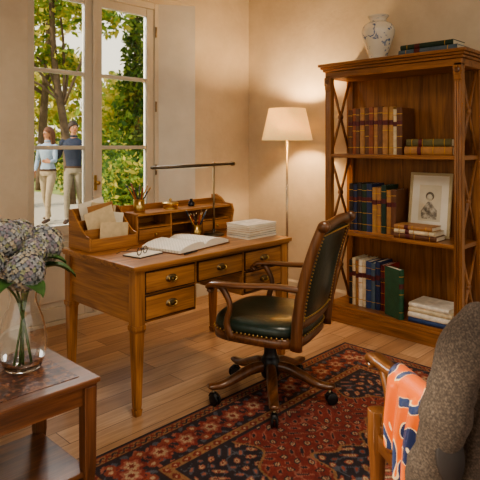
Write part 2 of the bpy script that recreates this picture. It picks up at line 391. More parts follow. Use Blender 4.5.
# ------------------------------------------------------------------ desk
dk=empty('writing_desk')
b=MB(); b.box((1.56,2.24,.737),(2.79,2.985,.76),DK[0]); b.box((1.572,2.252,.724),(2.778,2.973,.737),DK[0]); b.obj('top',dk,.004)
b=MB(); b.box((1.602,2.275,.46),(1.99,2.95,.724),DK[0]); b.box((1.99,2.28,.595),(2.36,2.95,.724),DK[0]); b.box((2.36,2.275,.46),(2.748,2.95,.724),DK[0])
b.box((1.597,2.30,.461),(1.603,2.93,.723),DK[1]); b.box((2.747,2.30,.461),(2.753,2.93,.723),DK[1]); b.box((1.989,2.29,.461),(1.992,2.93,.594),DK[1]); b.box((2.358,2.29,.461),(2.361,2.93,.594),DK[1])
b.obj('carcass',dk,.001)
b=MB(); h=MB()
inlay=plain('inlay',S(70,42,22),.4)
def drawer(x0,x1,z0,z1):
    b.box((x0,2.262,z0),(x1,2.276,z1),DK[0]); q=.007
    for lo,hi in (((x0-q,z0-q),(x1+q,z0)),((x0-q,z1),(x1+q,z1+q)),((x0-q,z0),(x0,z1)),((x1,z0),(x1+q,z1))):
        b.box((lo[0],2.266,lo[1]),(hi[0],2.276,hi[1]),inlay)
    cx,cz=(x0+x1)/2,(z0+z1)/2
    h.lathe([(.001,0),(.038,0),(.036,.004),(.018,.006),(.001,.006)],(0,0,0),abrass,24,asp=.55,M=T((cx,2.262,cz+.002))@R(90,'X'))
    for sx in (-.024,.024): h.sweep([(cx+sx,2.262,cz+.006),(cx+sx,2.246,cz+.006)],.005,brass,n=8)
    h.sweep([(cx+.026*math.cos(a),2.246,cz+.006+.020*math.sin(a)) for a in [rad(180+180*i/10) for i in range(11)]],.004,brass,n=6,side=(0,1,0))
drawer(1.65,1.97,.612,.712); drawer(1.65,1.97,.478,.590); drawer(2.005,2.345,.612,.712); drawer(2.38,2.70,.612,.712); drawer(2.38,2.70,.478,.590)
b.obj('drawers',dk,.002); h.obj('handles',dk)
b=MB()
for x in (1.612,2.738):
    for y in (2.29,2.94):
        def sq(r,z): return [(x-r,y-r,z),(x+r,y-r,z),(x+r,y+r,z),(x-r,y+r,z)]
        b.rings([sq(.029,.724),sq(.029,.455)][::-1],DK[2],False)
        b.rings([sq(.016,.035),sq(.018,.05),sq(.027,.42),sq(.033,.435),sq(.033,.455)],DK[2],False)
        b.rings([sq(.017,0),sq(.021,.035)],DK[2],False)
b.obj('legs',dk,.002)
b=MB(); gx0,gx1,gy0,gy1=1.95,2.76,2.77,2.96; z0=.7605
b.box((gx0,gy0-.012,.925),(gx1-.02,gy1,.94),DK[0]); b.box((gx0,gy1-.012,z0),(gx1,gy1,.975),DK[0])
prof=[(gy0-.02,z0),(gy1,z0),(gy1,1.0),(gy1-.04,1.005),(gy1-.09,.985),(gy1-.13,.95),(gy0-.015,.945),(gy0-.03,.90),(gy0-.015,.83)]
b.prism(prof,0,gx1-.02,gx1,DK[1]); 
for x in (gx0,gx0+.26,gx0+.52): b.box((x,gy0,z0),(x+.012,gy1-.012,.925),DK[2])
b.box((gx0,gy0,z0),(gx1-.02,gy1-.012,z0+.01),DK[0])
for i,xx in enumerate((gx0+.014,gx0+.274,gx0+.534)):
    x2=xx+.242 if i<2 else gx1-.022
    if i!=1:
        b.box((xx,gy0-.006,z0+.013),(x2,gy0+.01,.84),DK[0]); b.box((xx,gy0,.844),(x2,gy1-.012,.852),DK[0])
    else: b.box((xx,gy0,.845),(x2,gy1-.012,.853),DK[0])
b.obj('gallery',dk,.002)
b=MB()
for x in (gx0+.135,gx0+.66): b.ball((x,gy0-.014,.805),.009,brass)
b.obj('gallery_knobs',dk)
lr=empty('letter_rack'); b=MB(); lx0,lx1,ly0,ly1=1.60,1.925,2.72,2.955
pr=[(ly0,.761),(ly1,.761),(ly1,.985)]+[(ly1-.03-.2*t,.985-.145*math.sin(t*math.pi/2)**1.2) for t in (0,.2,.4,.6,.8,1)]
for x in (lx0,lx1-.012): b.prism(pr,0,x,x+.012,DK[1])
b.box((lx0+.012,ly0,.761),(lx1-.012,ly0+.01,.83),DK[0]); b.box((lx0+.012,ly0+.075,.761),(lx1-.012,ly0+.084,.875),DK[0]); b.box((lx0+.012,ly0+.15,.761),(lx1-.012,ly0+.159,.92),DK[0]); b.box((lx0+.012,ly1-.01,.761),(lx1-.012,ly1,.985),DK[0]); b.box((lx0+.012,ly0+.01,.761),(lx1-.012,ly1-.01,.766),DK[0])
b.obj('rack_body',lr,.002)
b=MB()
for y,a,x,w_,h_,m in ((.045,5,.09,.19,.125,papero),(.10,-14,.07,.19,.175,papero),(.118,10,.10,.18,.19,paper),(.132,-8,.1,.17,.21,BK['tan']),(.175,12,.08,.17,.235,papero),(.19,-12,.09,.17,.225,paper)):
    M=T((lx0+x,ly0+y,.79))@R(a,'Y')@R(-4,'X'); b.box((0,0,0),(w_,.003,h_),m,M)
b.obj('letters',lr)
pc=[plain('pencil_%d'%i,S(*c),.4) for i,c in enumerate(((180,130,50),(60,40,30),(150,50,40),(40,60,80)))]
def cup(x,y,z,r,hh,mat):
    e=empty('pencil_cup',(x,y,z)); MB().lathe([(.001,0),(r*.92,0),(r,.006),(r,hh),(r*.9,hh),(r*.86,.006),(.001,.006)],(0,0,0),mat,24).obj('cup',e)
    b=MB()
    for i in range(9):
        a=i*.7+.3; l=random.uniform(.14,.185); p0=Vector((r*.35*math.cos(a+2.5),r*.35*math.sin(a+2.5),.01)); p1=Vector((r*.85*math.cos(a),r*.85*math.sin(a),hh+.0)); dd=(p1-p0).normalized()
        p1=p0+dd*l; p2=p0+dd*(l+.014); b.sweep([p0,p1],.0042,pc[i%4],n=6); b.sweep([p1,p2],[.0042,.0006],papero,n=6)
    b.obj('pencils',e)
cup(2.03,2.86,.9405,.036,.08,brass); cup(2.375,2.705,.7605,.030,.08,brass)
b=MB(); b.lathe(cr([(.001,0),(.045,0),(.047,.008),(.055,.03),(.053,.04),(.03,.046),(.001,.05)],3),(2.28,2.86,.9405),brass,28,asp=1); b.ball((2.28,2.86,.998),.010,brass); b.obj('brass_inkwell')
MB().lathe([(.001,0),(.022,0),(.024,.01),(.02,.03),(.010,.036),(.012,.05),(.001,.05)],(2.47,2.87,.9405),plain('ink_bottle',S(30,30,40),.1),20).obj('ink_bottle')
dl=empty('desk_lamp'); b=MB(); lx,ly=2.50,2.675
b.lathe(cr([(.001,0),(.065,0),(.066,.01),(.05,.018),(.012,.022),(.01,.04)],3),(lx,ly,.7605),dark,32); b.obj('base',dl)
b=MB(); b.sweep([(lx,ly,.79),(lx,ly,1.235)],.007,abrass,n=10); b.ball((lx,ly,1.235),.013,abrass); b.obj('stem',dl)
b=MB(); b.sweep([(1.995,ly,1.222),(2.67,ly,1.232)],[(.009,.020)]*2,dark,n=12,ex=4,side=(0,0,1)); b.box((2.02,ly-.012,1.2095),(2.44,ly+.012,1.2145),plain('diffuser',S(230,225,210),.5)); b.sweep([(2.665,ly,1.232),(2.69,ly,1.232)],.014,abrass,n=12); b.obj('light_bar',dl)
b=MB(); z=.7605
for i,c in enumerate(('white','slate','cream','tan','white','cream')):
    M=T((2.655,2.475,z))@R(random.uniform(-5,5),'Z'); t=.0145; b.box((-.135,-.10,0),(.135,.10,.0015),BK[c],M); b.box((-.133,-.098,.0015),(.133,.098,t-.0015),paper,M); b.box((-.135,-.10,t-.0015),(.135,.10,t),BK[c if i<5 else 'white'],M); z+=t+.0004
b.obj('magazines')
ob=empty('open_book',(2.12,2.505,.7605),rad(10)); 
MB().box((-.235,-.15,0),(.235,.15,.004),BK['brown']).obj('cover',ob,.001)
pp=[(-.228,.004),(.228,.004),(.228,.018),(.19,.032),(.12,.044),(.06,.046),(.018,.036),(0,.018),(-.018,.036),(-.06,.046),(-.12,.044),(-.19,.032),(-.228,.018)]
def pagemat():
    m,nt,p=base('printed_page'); L=nt.links.new; v=coords(nt)
    br=N(nt,'ShaderNodeTexBrick'); br.inputs['Scale'].default_value=1; br.inputs['Brick Width'].default_value=.021; br.inputs['Row Height'].default_value=.011; br.inputs['Mortar Size'].default_value=.0035
    br.inputs['Color1'].default_value=S(206,200,184); br.inputs['Color2'].default_value=S(196,188,170); br.inputs['Mortar'].default_value=S(240,234,220); L(v,br.inputs['Vector']); L(br.outputs['Color'],p.inputs['Base Color']); p.inputs['Roughness'].default_value=.8; return m
MB().prism(pp,1,-.143,.143,pagemat()).obj('pages',ob)
nb=MB(); M=T((1.78,2.47,.7605))@R(10,'Z'); nb.box((-.09,-.065,0),(.09,.065,.004),BK['black'],M); nb.box((-.086,-.061,.004),(.088,.062,.008),paper,M); nb.obj('notebook')
gl=MB(); M=T((1.76,2.45,.7735))@R(25,'Z')
for sx in (-.032,.032): gl.sweep([(sx+.022*math.cos(a),.0,.0+.019*math.sin(a)+.015) for a in [2*math.pi*i/16 for i in range(17)]],.0022,ink,n=6,M=M,side=(0,1,0))
gl.sweep([(-.01,0,.018),(0,0,.022),(.01,0,.018)],.0018,ink,n=6,M=M)
for sx in (-.055,.055): gl.sweep([(sx,0,.018),(sx,.10,.012),(sx*.95,.13,-.002)],.0018,ink,n=6,M=M)
gl.obj('spectacles')
MB().sweep([(1.93,2.30,.766),(2.04,2.32,.766)],[.005,.004],black,n=8).obj('fountain_pen')

# ------------------------------------------------------------------ floor lamp
fl=empty('floor_lamp',(3.6,2.945,0))
b=MB(); b.lathe(cr([(.001,0),(.14,0),(.142,.012),(.12,.022),(.03,.03),(.014,.05)],3),(0,0,0),abrass,36); b.sweep([(0,0,.04),(0,0,1.45)],.010,plain('nickel',S(200,192,178),.25,1,.05),n=12); b.lathe([(.011,0),(.02,.005),(.02,.05),(.012,.06)],(0,0,1.42),brass,16); b.obj('stand',fl)
def shademat():
    m,nt,p=base('lamp_shade_linen'); L=nt.links.new
    n=N(nt,'ShaderNodeTexNoise',Scale=120.0); L(coords(nt),n.inputs['Vector'])
    r=ramp(nt,[(.3,S(224,200,146)),(.7,S(242,220,168))]); L(n.outputs['Fac'],r.inputs[0])
    d=N(nt,'ShaderNodeBsdfDiffuse'); t=N(nt,'ShaderNodeBsdfTranslucent'); e=N(nt,'ShaderNodeEmission',Strength=.25); e.inputs[0].default_value=(1,.76,.38,1)
    L(r.outputs[0],d.inputs[0]); L(r.outputs[0],t.inputs[0])
    m1=N(nt,'ShaderNodeMixShader'); m1.inputs[0].default_value=.28; L(d.outputs[0],m1.inputs[1]); L(t.outputs[0],m1.inputs[2])
    a=N(nt,'ShaderNodeAddShader'); L(m1.outputs[0],a.inputs[0]); L(e.outputs[0],a.inputs[1]); L(a.outputs[0],nt.nodes['Material Output'].inputs[0]); return m
b=MB(); n=40
pr=[(.215,1.40),(.155,1.668),(.1535,1.668),(.2135,1.40),(.215,1.40)]
b.lathe(pr,(0,0,0),shademat(),n,cap=False); b.obj('shade',fl)
b=MB()
for a in (0,120,240): b.sweep([(.012*math.cos(rad(a)),.012*math.sin(rad(a)),1.64),(.152*math.cos(rad(a)),.152*math.sin(rad(a)),1.66)],.002,brass,n=6)
b.sweep([(0,0,1.45),(0,0,1.64)],.004,brass,n=8); b.obj('harp',fl)
bulb=plain('bulb_glass',S(255,230,190),.3); bulb.node_tree.nodes['Principled BSDF'].inputs['Emission Color'].default_value=(1,.75,.45,1); bulb.node_tree.nodes['Principled BSDF'].inputs['Emission Strength'].default_value=8
MB().ball((0,0,1.53),(.025,.025,.035),bulb).obj('bulb',fl)
def light(kind,name,loc,energy,col,parent=None,**kw):
    l=bpy.data.lights.new(name,kind); l.energy=energy; l.color=col
    for k,v in kw.items(): setattr(l,k,v)
    o=bpy.data.objects.new(name,l); o.location=loc; sc.collection.objects.link(o)
    if parent: o.parent=parent
    return o
light('POINT','bulb_light',(0,0,1.585),44,(1,.64,.32),fl,shadow_soft_size=.04)

# ------------------------------------------------------------------ chairs
def nail(mb,p): mb.ball(p,.0056,brass,6,4)
def chair_top(E):
    b=MB()
    b.lathe([(.25,.355),(.262,.36),(.262,.400),(.25,.405)],(0,0,0),CH[0],44,ex=4,asp=.97); b.obj('seat_rail',E)
    b=MB(); b.lathe(cr([(.252,.406),(.264,.42),(.260,.448),(.238,.468),(.17,.480),(.08,.476),(.002,.474)],3),(0,0,0),leather,44,ex=3.6,asp=.97); b.obj('seat_cushion',E)
    b=MB()
    for i in range(72):
        a=2*math.pi*i/72; q=(abs(math.cos(a))**4+abs(math.sin(a))**4)**(-.25); nail(b,(.264*q*math.cos(a),.264*.97*q*math.sin(a),.410))
    b.obj('seat_nails',E)
    ycur=lambda z:-.235-.03*((z-.36)/.6)-.10*max(0,(z-.36)/.6)**2.2
    b=MB()
    for s in (-1,1):
        pts=[(s*(.232+.012*math.sin((z-.36)/.6*math.pi)),ycur(z),z) for z in (.36,.46,.56,.66,.76,.86,.94,.97)]
        b.sweep(cr(pts,3),[(.020,.030),(.017,.022)],CH[2],side=(1,0,0),n=12,ex=3)
        b.lathe([(.001,-.02),(.026,-.02),(.029,0),(.026,.02),(.001,.02)],(0,0,0),CH[0],18,M=T((s*.232,ycur(.965)-.008,.965))@R(90,'Y'))
    b.obj('back_posts',E)
    b=MB()
    pts=[(x,ycur(.955)-.022*(1-(x/.23)**2),.945+.030*(1-(x/.23)**2)) for x in np.linspace(-.23,.23,17)]
    b.sweep(pts,[(.027,.015)]*17,CH[0],side=(0,0,1),n=12,ex=3)
    pts=[(x,ycur(.47)-.02*(1-(x/.23)**2),.475) for x in np.linspace(-.235,.235,11)]
    b.sweep(pts,[(.022,.013)]*11,CH[0],side=(0,0,1),n=12,ex=3); b.obj('back_rails',E)
    b=MB(); nx,nz=14,14
    for sgn in (1,-1):
        V=[];Fs=[]
        for j in range(nz+1):
            z=.492+.435*j/nz
            for i in range(nx+1):
                x=-.222+.444*i/nx; u=2*i/nx-1; v=2*j/nz-1
                puff=(.006+.024*(1-u**4)*(1-v**4))
                V.append((x,ycur(z)-.020*(1-u*u)+sgn*puff,z+.012*(1-u*u)*(j/nz)))
        for j in range(nz):
            for i in range(nx):
                k=j*(nx+1)+i; Fs.append((k,k+1,k+nx+2,k+nx+1))
        b.add(V,Fs,leather,True)
    b.obj('back_pad',E)
    b=MB()
    for sgn in (1,-1):
        for i in range(26):
            z=.50+.42*i/25
            for s in (-1,1): nail(b,(s*.207,ycur(z)-.003+sgn*.018,z))
        for i in range(1,22):
            x=-.214+.428*i/22; q=1-(x/.222)**2
            nail(b,(x,ycur(.925)-.02*q+sgn*.014,.915+.012*q)); nail(b,(x,ycur(.5)-.02*q+sgn*.014,.505))
    b.obj('back_nails',E)
    b=MB()
    for s in (-1,1):
        p=[(s*.245,ycur(.67),.655),(s*.262,-.14,.662),(s*.278,.02,.652),(s*.280,.14,.648),(s*.272,.205,.640),(s*.268,.225,.618),(s*.268,.208,.603)]
        sz=[(.016,.013),(.015,.019),(.014,.025),(.014,.029),(.015,.029),(.014,.026),(.010,.022)]
        q=cr([tuple(a)+tuple(c) for a,c in zip(p,sz)],4)
        b.sweep([k[:3] for k in q],[(k[3],k[4]) for k in q],CH[1],side=(0,0,1),n=12,ex=2.8)
        p=[(s*.258,.10,.375),(s*.266,.125,.45),(s*.268,.105,.54),(s*.270,.135,.61),(s*.274,.165,.645)]
        sz=[(.022,.016),(.017,.014),(.014,.013),(.016,.014),(.02,.015)]
        q=cr([tuple(a)+tuple(c) for a,c in zip(p,sz)],4)
        b.sweep([k[:3] for k in q],[(k[3],k[4]) for k in q],CH[2],side=(0,1,0),n=12,ex=2.8)
    b.obj('arms',E)
oc=empty('office_chair',(2.23,1.94,.0095),rad(17.5)); chair_top(oc)
b=MB(); b.lathe([(.001,.33),(.11,.33),(.12,.355),(.001,.355)],(0,0,0),black,24,ex=4); b.lathe([(.02,.20),(.022,.34)],(0,0,0),black,16); b.lathe(cr([(.03,.10),(.045,.11),(.055,.15),(.05,.20),(.036,.225),(.034,.27),(.03,.28)],3),(0,0,0),black,24)
b.sweep([(.05,.0,.345),(.17,.05,.34)],.005,black,n=8); b.obj('column',oc)
b=MB(); c=MB()
for k in range(5):
    M=R(-153.3+72*k,'Z')
    p=[(.03,0,.165,.036,.026),(.10,0,.160,.036,.028),(.18,0,.130,.030,.027),(.26,0,.098,.024,.025),(.325,0,.095,.019,.025),(.345,0,.098,.012,.020)]
    q=cr(p,4); b.sweep([k_[:3] for k_ in q],[(k_[3]*.75,k_[4]) for k_ in q],CH[0],side=(0,0,1),n=12,ex=2.8,M=M)
    c.sweep([(.318,0,.08),(.318,0,.045)],.008,abrass,n=8,M=M)
    M2=M@T((.318,0,.030))@R(30*k,'Z')
    for sy in (-.018,.006): c.lathe([(.001,0),(.024,0),(.030,.003),(.030,.009),(.024,.012),(.001,.012)],(0,0,0),black,20,M=M2@T((.012,sy+.012,0))@R(90,'X'))
    c.sweep([(-.022,0,.012),(-.012,0,.03),(.01,0,.034),(.034,0,.02)],[(.004,.014)]*4,black,n=8,M=M2,side=(0,0,1))
b.obj('star_base',oc); c.obj('casters',oc)
AC=(1.744,.639); af=math.atan2(.826,.564)-math.pi/2
ac=empty('armchair',(AC[0],AC[1],.0095),af); chair_top(ac)
b=MB()
for s in (-1,1):
    b.sweep([(s*.25,.225,.45),(s*.25,.225,.33),(s*.25,.226,.30),(s*.25,.228,.03),(s*.25,.228,0)],[(.030,.030),(.030,.030),(.025,.025),(.016,.016),(.020,.020)],CH[2],side=(1,0,0),n=12,ex=4)
    b.sweep(cr([(s*.222,-.215,.42),(s*.222,-.225,.3),(s*.226,-.26,.12),(s*.23,-.30,0)],3),[(.024,.024),(.015,.016)],CH[2],side=(1,0,0),n=12,ex=4)
b.box((-.23,.215,.325),(.23,.24,.38),CH[0]); b.box((-.21,-.235,.325),(.21,-.21,.38),CH[0]); b.box((-.262,-.21,.325),(-.238,.20,.38),CH[1]); b.box((.238,-.21,.325),(.262,.20,.38),CH[1])
b.obj('legs',ac,.002)
# jacket on armchair back
def tweedmat():
    m,nt,p=base('tweed'); L=nt.links.new; v=coords(nt)
    n=N(nt,'ShaderNodeTexNoise',Scale=200.0,Detail=2.0); L(v,n.inputs['Vector'])
    r=ramp(nt,[(.3,S(60,52,47)),(.5,S(78,68,61)),(.7,S(104,92,82))]); L(n.outputs['Fac'],r.inputs[0])
    wv=N(nt,'ShaderNodeTexWave',Scale=60.0,Distortion=1.0); L(coords(nt,(1,1,1),(0,rad(40),rad(30))),wv.inputs['Vector'])
    r2=ramp(nt,[(.2,(.84,.84,.84,1)),(.8,(1,1,1,1))]); L(wv.outputs['Fac'],r2.inputs[0])
    mx=nt.nodes.new('ShaderNodeMixRGB'); mx.blend_type='MULTIPLY'; mx.inputs[0].default_value=1; L(r.outputs[0],mx.inputs[1]); L(r2.outputs[0],mx.inputs[2]); L(mx.outputs[0],p.inputs['Base Color'])
    p.inputs['Roughness'].default_value=.95
    n2=N(nt,'ShaderNodeTexNoise',Scale=260.0,Detail=2.0); L(v,n2.inputs['Vector'])
    b_=N(nt,'ShaderNodeBump',Strength=.3,Distance=.003); L(n2.outputs['Fac'],b_.inputs['Height']); L(b_.outputs[0],p.inputs['Normal']); return m
tweed=tweedmat()
jk=empty('jacket',ac.location.copy(),af)
b=MB(); n=96
prof=[(.985,.045,.030),(.992,.085,.038),(.985,.14,.044),(.965,.20,.050),(.935,.240,.056),(.89,.258,.062),(.80,.264,.070),(.68,.268,.078),(.55,.280,.088),(.42,.294,.098),(.30,.312,.108)]
rr=[]
for z,hw,hd in [tuple(k) for k in cr(prof,4)]:
    yc=-.235-.03*((z-.36)/.6)-.10*max(0,(z-.36)/.6)**2.2-.012
    ring=[]
    for j in range(n):
        a=2*math.pi*j/n; ca,sa=math.cos(a),math.sin(a); q=(abs(ca)**2.6+abs(sa)**2.6)**(-1/2.6)
        f=min(1,(.99-z)/.3); w_=.014*f*math.sin(7*a+3*z)+.008*f*math.sin(13*a-5*z)
        w_+=-.010*math.exp(-((a-1.5*math.pi)/.03)**2)*f
        ring.append((( hw+w_)*q*ca,yc+(hd+w_)*q*sa,z-.02*f*max(0,math.sin(3*a))))
    rr.append(ring)
b.rings(rr,tweed,True,cap=False); b.obj('body',jk)
b=MB()
for s in (-1,1):
    p=[(s*.225,-.335,.935,.045,.045),(s*.278,-.34,.895,.060,.056),(s*.322,-.335,.79,.060,.056),(s*.345,-.315,.65,.056,.052),(s*.356,-.275,.53,.054,.048),(s*.350,-.245,.42,.052,.046),(s*.345,-.235,.345,.052,.048)]
    q=cr(p,6); b.sweep([k[:3] for k in q],[(k[3]+.004*math.sin(i*.9)+(.004*math.sin(i*2.1) if 12<i<24 else 0),k[4]+.004*math.cos(i*.8)) for i,k in enumerate(q)],tweed,side=(1,0,0),n=24)
    for i in range(3): b.lathe([(.001,0),(.008,0),(.008,.003),(.001,.003)],(0,0,0),black,10,M=T((s*.398,-.24,.38+.025*i))@R(s*90,'Y'))
b.obj('sleeves',jk)
b=MB()
pts=[(.17*math.cos(a)*.9,-.378-.055*math.sin(a)+.02,.965+.03*math.sin(a)) for a in [rad(-20+220*i/16) for i in range(17)]]
b.sweep(pts,[(.032,.011)]*17,tweed,side=(0,.3,1),n=12,ex=2.5)
b.obj('collar',jk)
patch=plain('elbow_patch',S(40,33,32),.7)
b=MB()
for s in (-1,1):
    b.lathe([(.001,0),(.034,0),(.038,.006),(.034,.012),(.001,.014)],(0,0,0),patch,24,asp=1.5,M=T((s*.346,-.352,.62))@R(78,'X'))
b.obj('elbow_patches',jk)
# scarf over the arm
def scarfmat():
    m,nt,p=base('silk_scarf'); L=nt.links.new; v=coords(nt,(1,1,.7),(0,.3,0))
    n=N(nt,'ShaderNodeTexNoise',Scale=7.5,Detail=1.0,Distortion=1.8); L(v,n.inputs['Vector'])
    r=ramp(nt,[(.0,S(36,46,84)),(.36,S(36,46,84)),(.385,S(226,200,160)),(.405,S(206,98,38)),(.60,S(216,112,46)),(.625,S(226,200,160)),(.64,S(44,60,98))]); r.color_ramp.interpolation='CONSTANT'
    L(n.outputs['Fac'],r.inputs[0])
    n2=N(nt,'ShaderNodeTexNoise',Scale=3.4,Detail=.0); L(coords(nt,(1,1,1),(0,0,1.1)),n2.inputs['Vector'])
    r2=ramp(nt,[(.0,(1,1,1,1)),(.38,(1,1,1,1)),(.40,(0,0,0,1))]); L(n2.outputs['Fac'],r2.inputs[0])
    mx=nt.nodes.new('ShaderNodeMixRGB'); mx.inputs[2].default_value=S(38,48,84); L(r2.outputs[0],mx.inputs[0]); L(r.outputs[0],mx.inputs[1])
    L(mx.outputs[0],p.inputs['Base Color']); p.inputs['Roughness'].default_value=.4; p.inputs['Sheen Weight'].default_value=.1; return m
sf=MB(); V=[];Fs=[]; ns,ntt=48,44
for i in range(ns+1):
    s=i/ns; y=-.185+.205*s
    zl=.385+.16*abs(s-.35)*1.2; zi=.52+.05*math.sin(s*5)
    for j in range(ntt+1):
        t=j/ntt; fold=math.sin(s*19+.8)*.017+math.sin(s*37)*.006
        if t<.6:
            k=t/.6; z=zl+(.664-zl)*k; x=-.322-.012*(1-k)+fold*(1-k)**.5*1.2; yy=-.08+(y+.08)*(.70+.30*k)+.01*math.sin(k*4)
            if k>.93: x=-.318
        elif t<.72:
            k=(t-.6)/.12; x=-.318+.078*k; z=.664+.028*math.sin(k*math.pi); yy=y
        else:
            k=(t-.72)/.28; z=.664-(.664-zi)*k; x=-.240+fold*k*.5; yy=y
        V.append((x,yy,z))
for i in range(ns):
    for j in range(ntt):
        k=i*(ntt+1)+j; Fs.append((k,k+1,k+ntt+2,k+ntt+1))
sf.add(V,Fs,scarfmat(),True); o=sf.obj('silk_scarf'); o.location=ac.location; o.rotation_euler=(0,0,af)
sm=o.modifiers.new('s','SOLIDIFY'); sm.thickness=.0015

# ------------------------------------------------------------------ side table
st=empty('side_table'); b=MB(); tx0,tx1,ty0,ty1=.42,1.10,1.79,2.25
b.box((tx0,ty0,.482),(tx1,ty1,.50),TB[0]); b.box((tx0+.01,ty0+.01,.47),(tx1-.01,ty1-.01,.482),TB[0]); b.obj('top',st,.004)
def burl():
    m,nt,p=base('tooled_top'); L=nt.links.new; v=coords(nt)
    vo=N(nt,'ShaderNodeTexVoronoi',Scale=38.0); L(v,vo.inputs['Vector']); n=N(nt,'ShaderNodeTexNoise',Scale=24.0,Detail=5.0,Distortion=1.5); L(v,n.inputs['Vector'])
    r=ramp(nt,[(.3,S(34,22,18)),(.5,S(84,50,34)),(.60,S(146,98,64)),(.7,S(50,30,22))]); L(n.outputs['Fac'],r.inputs[0]); L(r.outputs[0],p.inputs['Base Color']); p.inputs['Roughness'].default_value=.42
    bp=N(nt,'ShaderNodeBump',Strength=.5,Distance=.003); L(vo.outputs['Distance'],bp.inputs['Height']); L(bp.outputs[0],p.inputs['Normal']); return m
MB().box((tx0+.06,ty0+.055,.5003),(tx1-.06,ty1-.055,.5022),burl()).obj('inlay_panel',st)
b=MB(); b.box((tx0+.03,ty0+.03,.40),(tx1-.03,ty0+.048,.47),TB[0]); b.box((tx0+.03,ty1-.048,.40),(tx1-.03,ty1-.03,.47),TB[0]); b.box((tx0+.03,ty0+.03,.40),(tx0+.048,ty1-.03,.47),TB[1]); b.box((tx1-.048,ty0+.03,.40),(tx1-.03,ty1-.03,.47),TB[1])
b.box((tx0+.03,ty0+.03,.135),(tx1-.03,ty1-.03,.155),TB[0]); b.obj('apron_and_shelf',st,.003)
b=MB()
for x in (tx0+.035,tx1-.035):
    for y in (ty0+.035,ty1-.035):
        def sq(r,z): return [(x-r,y-r,z),(x+r,y-r,z),(x+r,y+r,z),(x-r,y+r,z)]
        b.rings([sq(.016,0),sq(.019,.12),sq(.023,.17),sq(.024,.39),sq(.025,.47)],TB[2],False)
b.obj('legs',st,.003)
# flower vase
fv=empty('hydrangea_vase',(.93,2.07,.5025))
MB().lathe(cr([(.001,0),(.055,0),(.07,.012),(.086,.07),(.088,.12),(.074,.19),(.052,.25),(.05,.285),(.062,.325),(.0605,.326),(.0475,.285),(.0495,.25),(.0715,.19),(.0855,.12),(.0835,.07),(.068,.016),(.001,.010)],4),(0,0,0),glassmat('clear_glass'),48).obj('glass_vase',fv)
stem=plain('stem_green',S(82,112,54),.5,0,.2); petal=[plain('petal_%d'%i,S(*c),.8,0,.15,40) for i,c in enumerate(((150,154,158),(122,128,138),(176,176,170),(146,152,124),(138,130,140),(164,156,140)))]
leafm=plain('leaf_green',S(62,96,46),.5,0,.3,30)
heads=[((-.02,-.06,.385),.076),((-.06,.03,.50),.074),((.105,.05,.455),.080),((-.14,-.0,.42),.07),((.02,.08,.50),.062),((.03,-.03,.45),.055)]
b=MB()
for c,r in heads:
    b.sweep(cr([(random.uniform(-.03,.03)-c[0]*.3,random.uniform(-.03,.03)-c[1]*.3,.02),(c[0]*.1,c[1]*.1,.24),(c[0]*.35,c[1]*.35,.31),(c[0]*.9,c[1]*.9,c[2]-.02)],5),.0042,stem,n=8)
b.obj('stems',fv)
b=MB()
for c,r in heads:
    c=Vector(c); b.ball(c,r*.86,petal[1],14,10); nf=230
    for i in range(nf):
        z=1-2*(i+.5)/nf; a=i*2.39996; q=math.sqrt(1-z*z); nrm=Vector((q*math.cos(a),q*math.sin(a),z))
        p=c+nrm*r*random.uniform(.92,1.03); u=nrm.orthogonal().normalized(); w_=nrm.cross(u); th=random.random()*1.57; m=random.choice(petal)
        for k in range(4):
            t=th+k*math.pi/2; d=u*math.cos(t)+w_*math.sin(t); e_=u*-math.sin(t)+w_*math.cos(t); L_=r*.125; tl=nrm*random.uniform(-.002,.003)
            b.add([p,p+d*L_*.45+e_*L_*.5+tl,p+d*L_*.95+e_*L_*.35+tl,p+d*L_*1.1+tl,p+d*L_*.95-e_*L_*.35+tl,p+d*L_*.45-e_*L_*.5+tl],[(0,1,2,3,4,5)],m,False)
b.obj('blooms',fv,recalc=False)
b=MB()
def leaf(p,d,L_,wd,up=.2):
    p=Vector(p); d=Vector(d).normalized(); sd=d.cross(Vector((0,0,1))).normalized(); V=[];Fs=[]
    for i in range(9):
        t=i/8; w_=wd*math.sin(math.pi*min(1,t*.93+.04))**.8; cpt=p+d*L_*t+Vector((0,0,up*L_*math.sin(t*2.4)-.35*L_*t*t))
        V+= [cpt-sd*w_+Vector((0,0,.012)),cpt,cpt+sd*w_+Vector((0,0,.012))]
    for i in range(8):
        for k in (0,1): q=i*3+k; Fs.append((q,q+1,q+4,q+3))
    b.add(V,Fs,leafm,True)
for p,d,l,w_ in (((.03,.0,.35),(1,-.3,.2),.15,.035),((.03,.05,.35),(.7,.6,.2),.16,.04),((-.02,-.04,.32),(.1,-1,.1),.14,.04),((-.03,-.03,.33),(-.8,-.5,.1),.14,.04),((.05,.02,.38),(.9,-.7,.3),.13,.03),((0,.04,.4),(-.2,1,.3),.14,.04),((.1,.0,.37),(.8,-.5,-.2),.11,.035)): leaf(p,d,l,w_)
o=b.obj('leaves',fv,recalc=False)

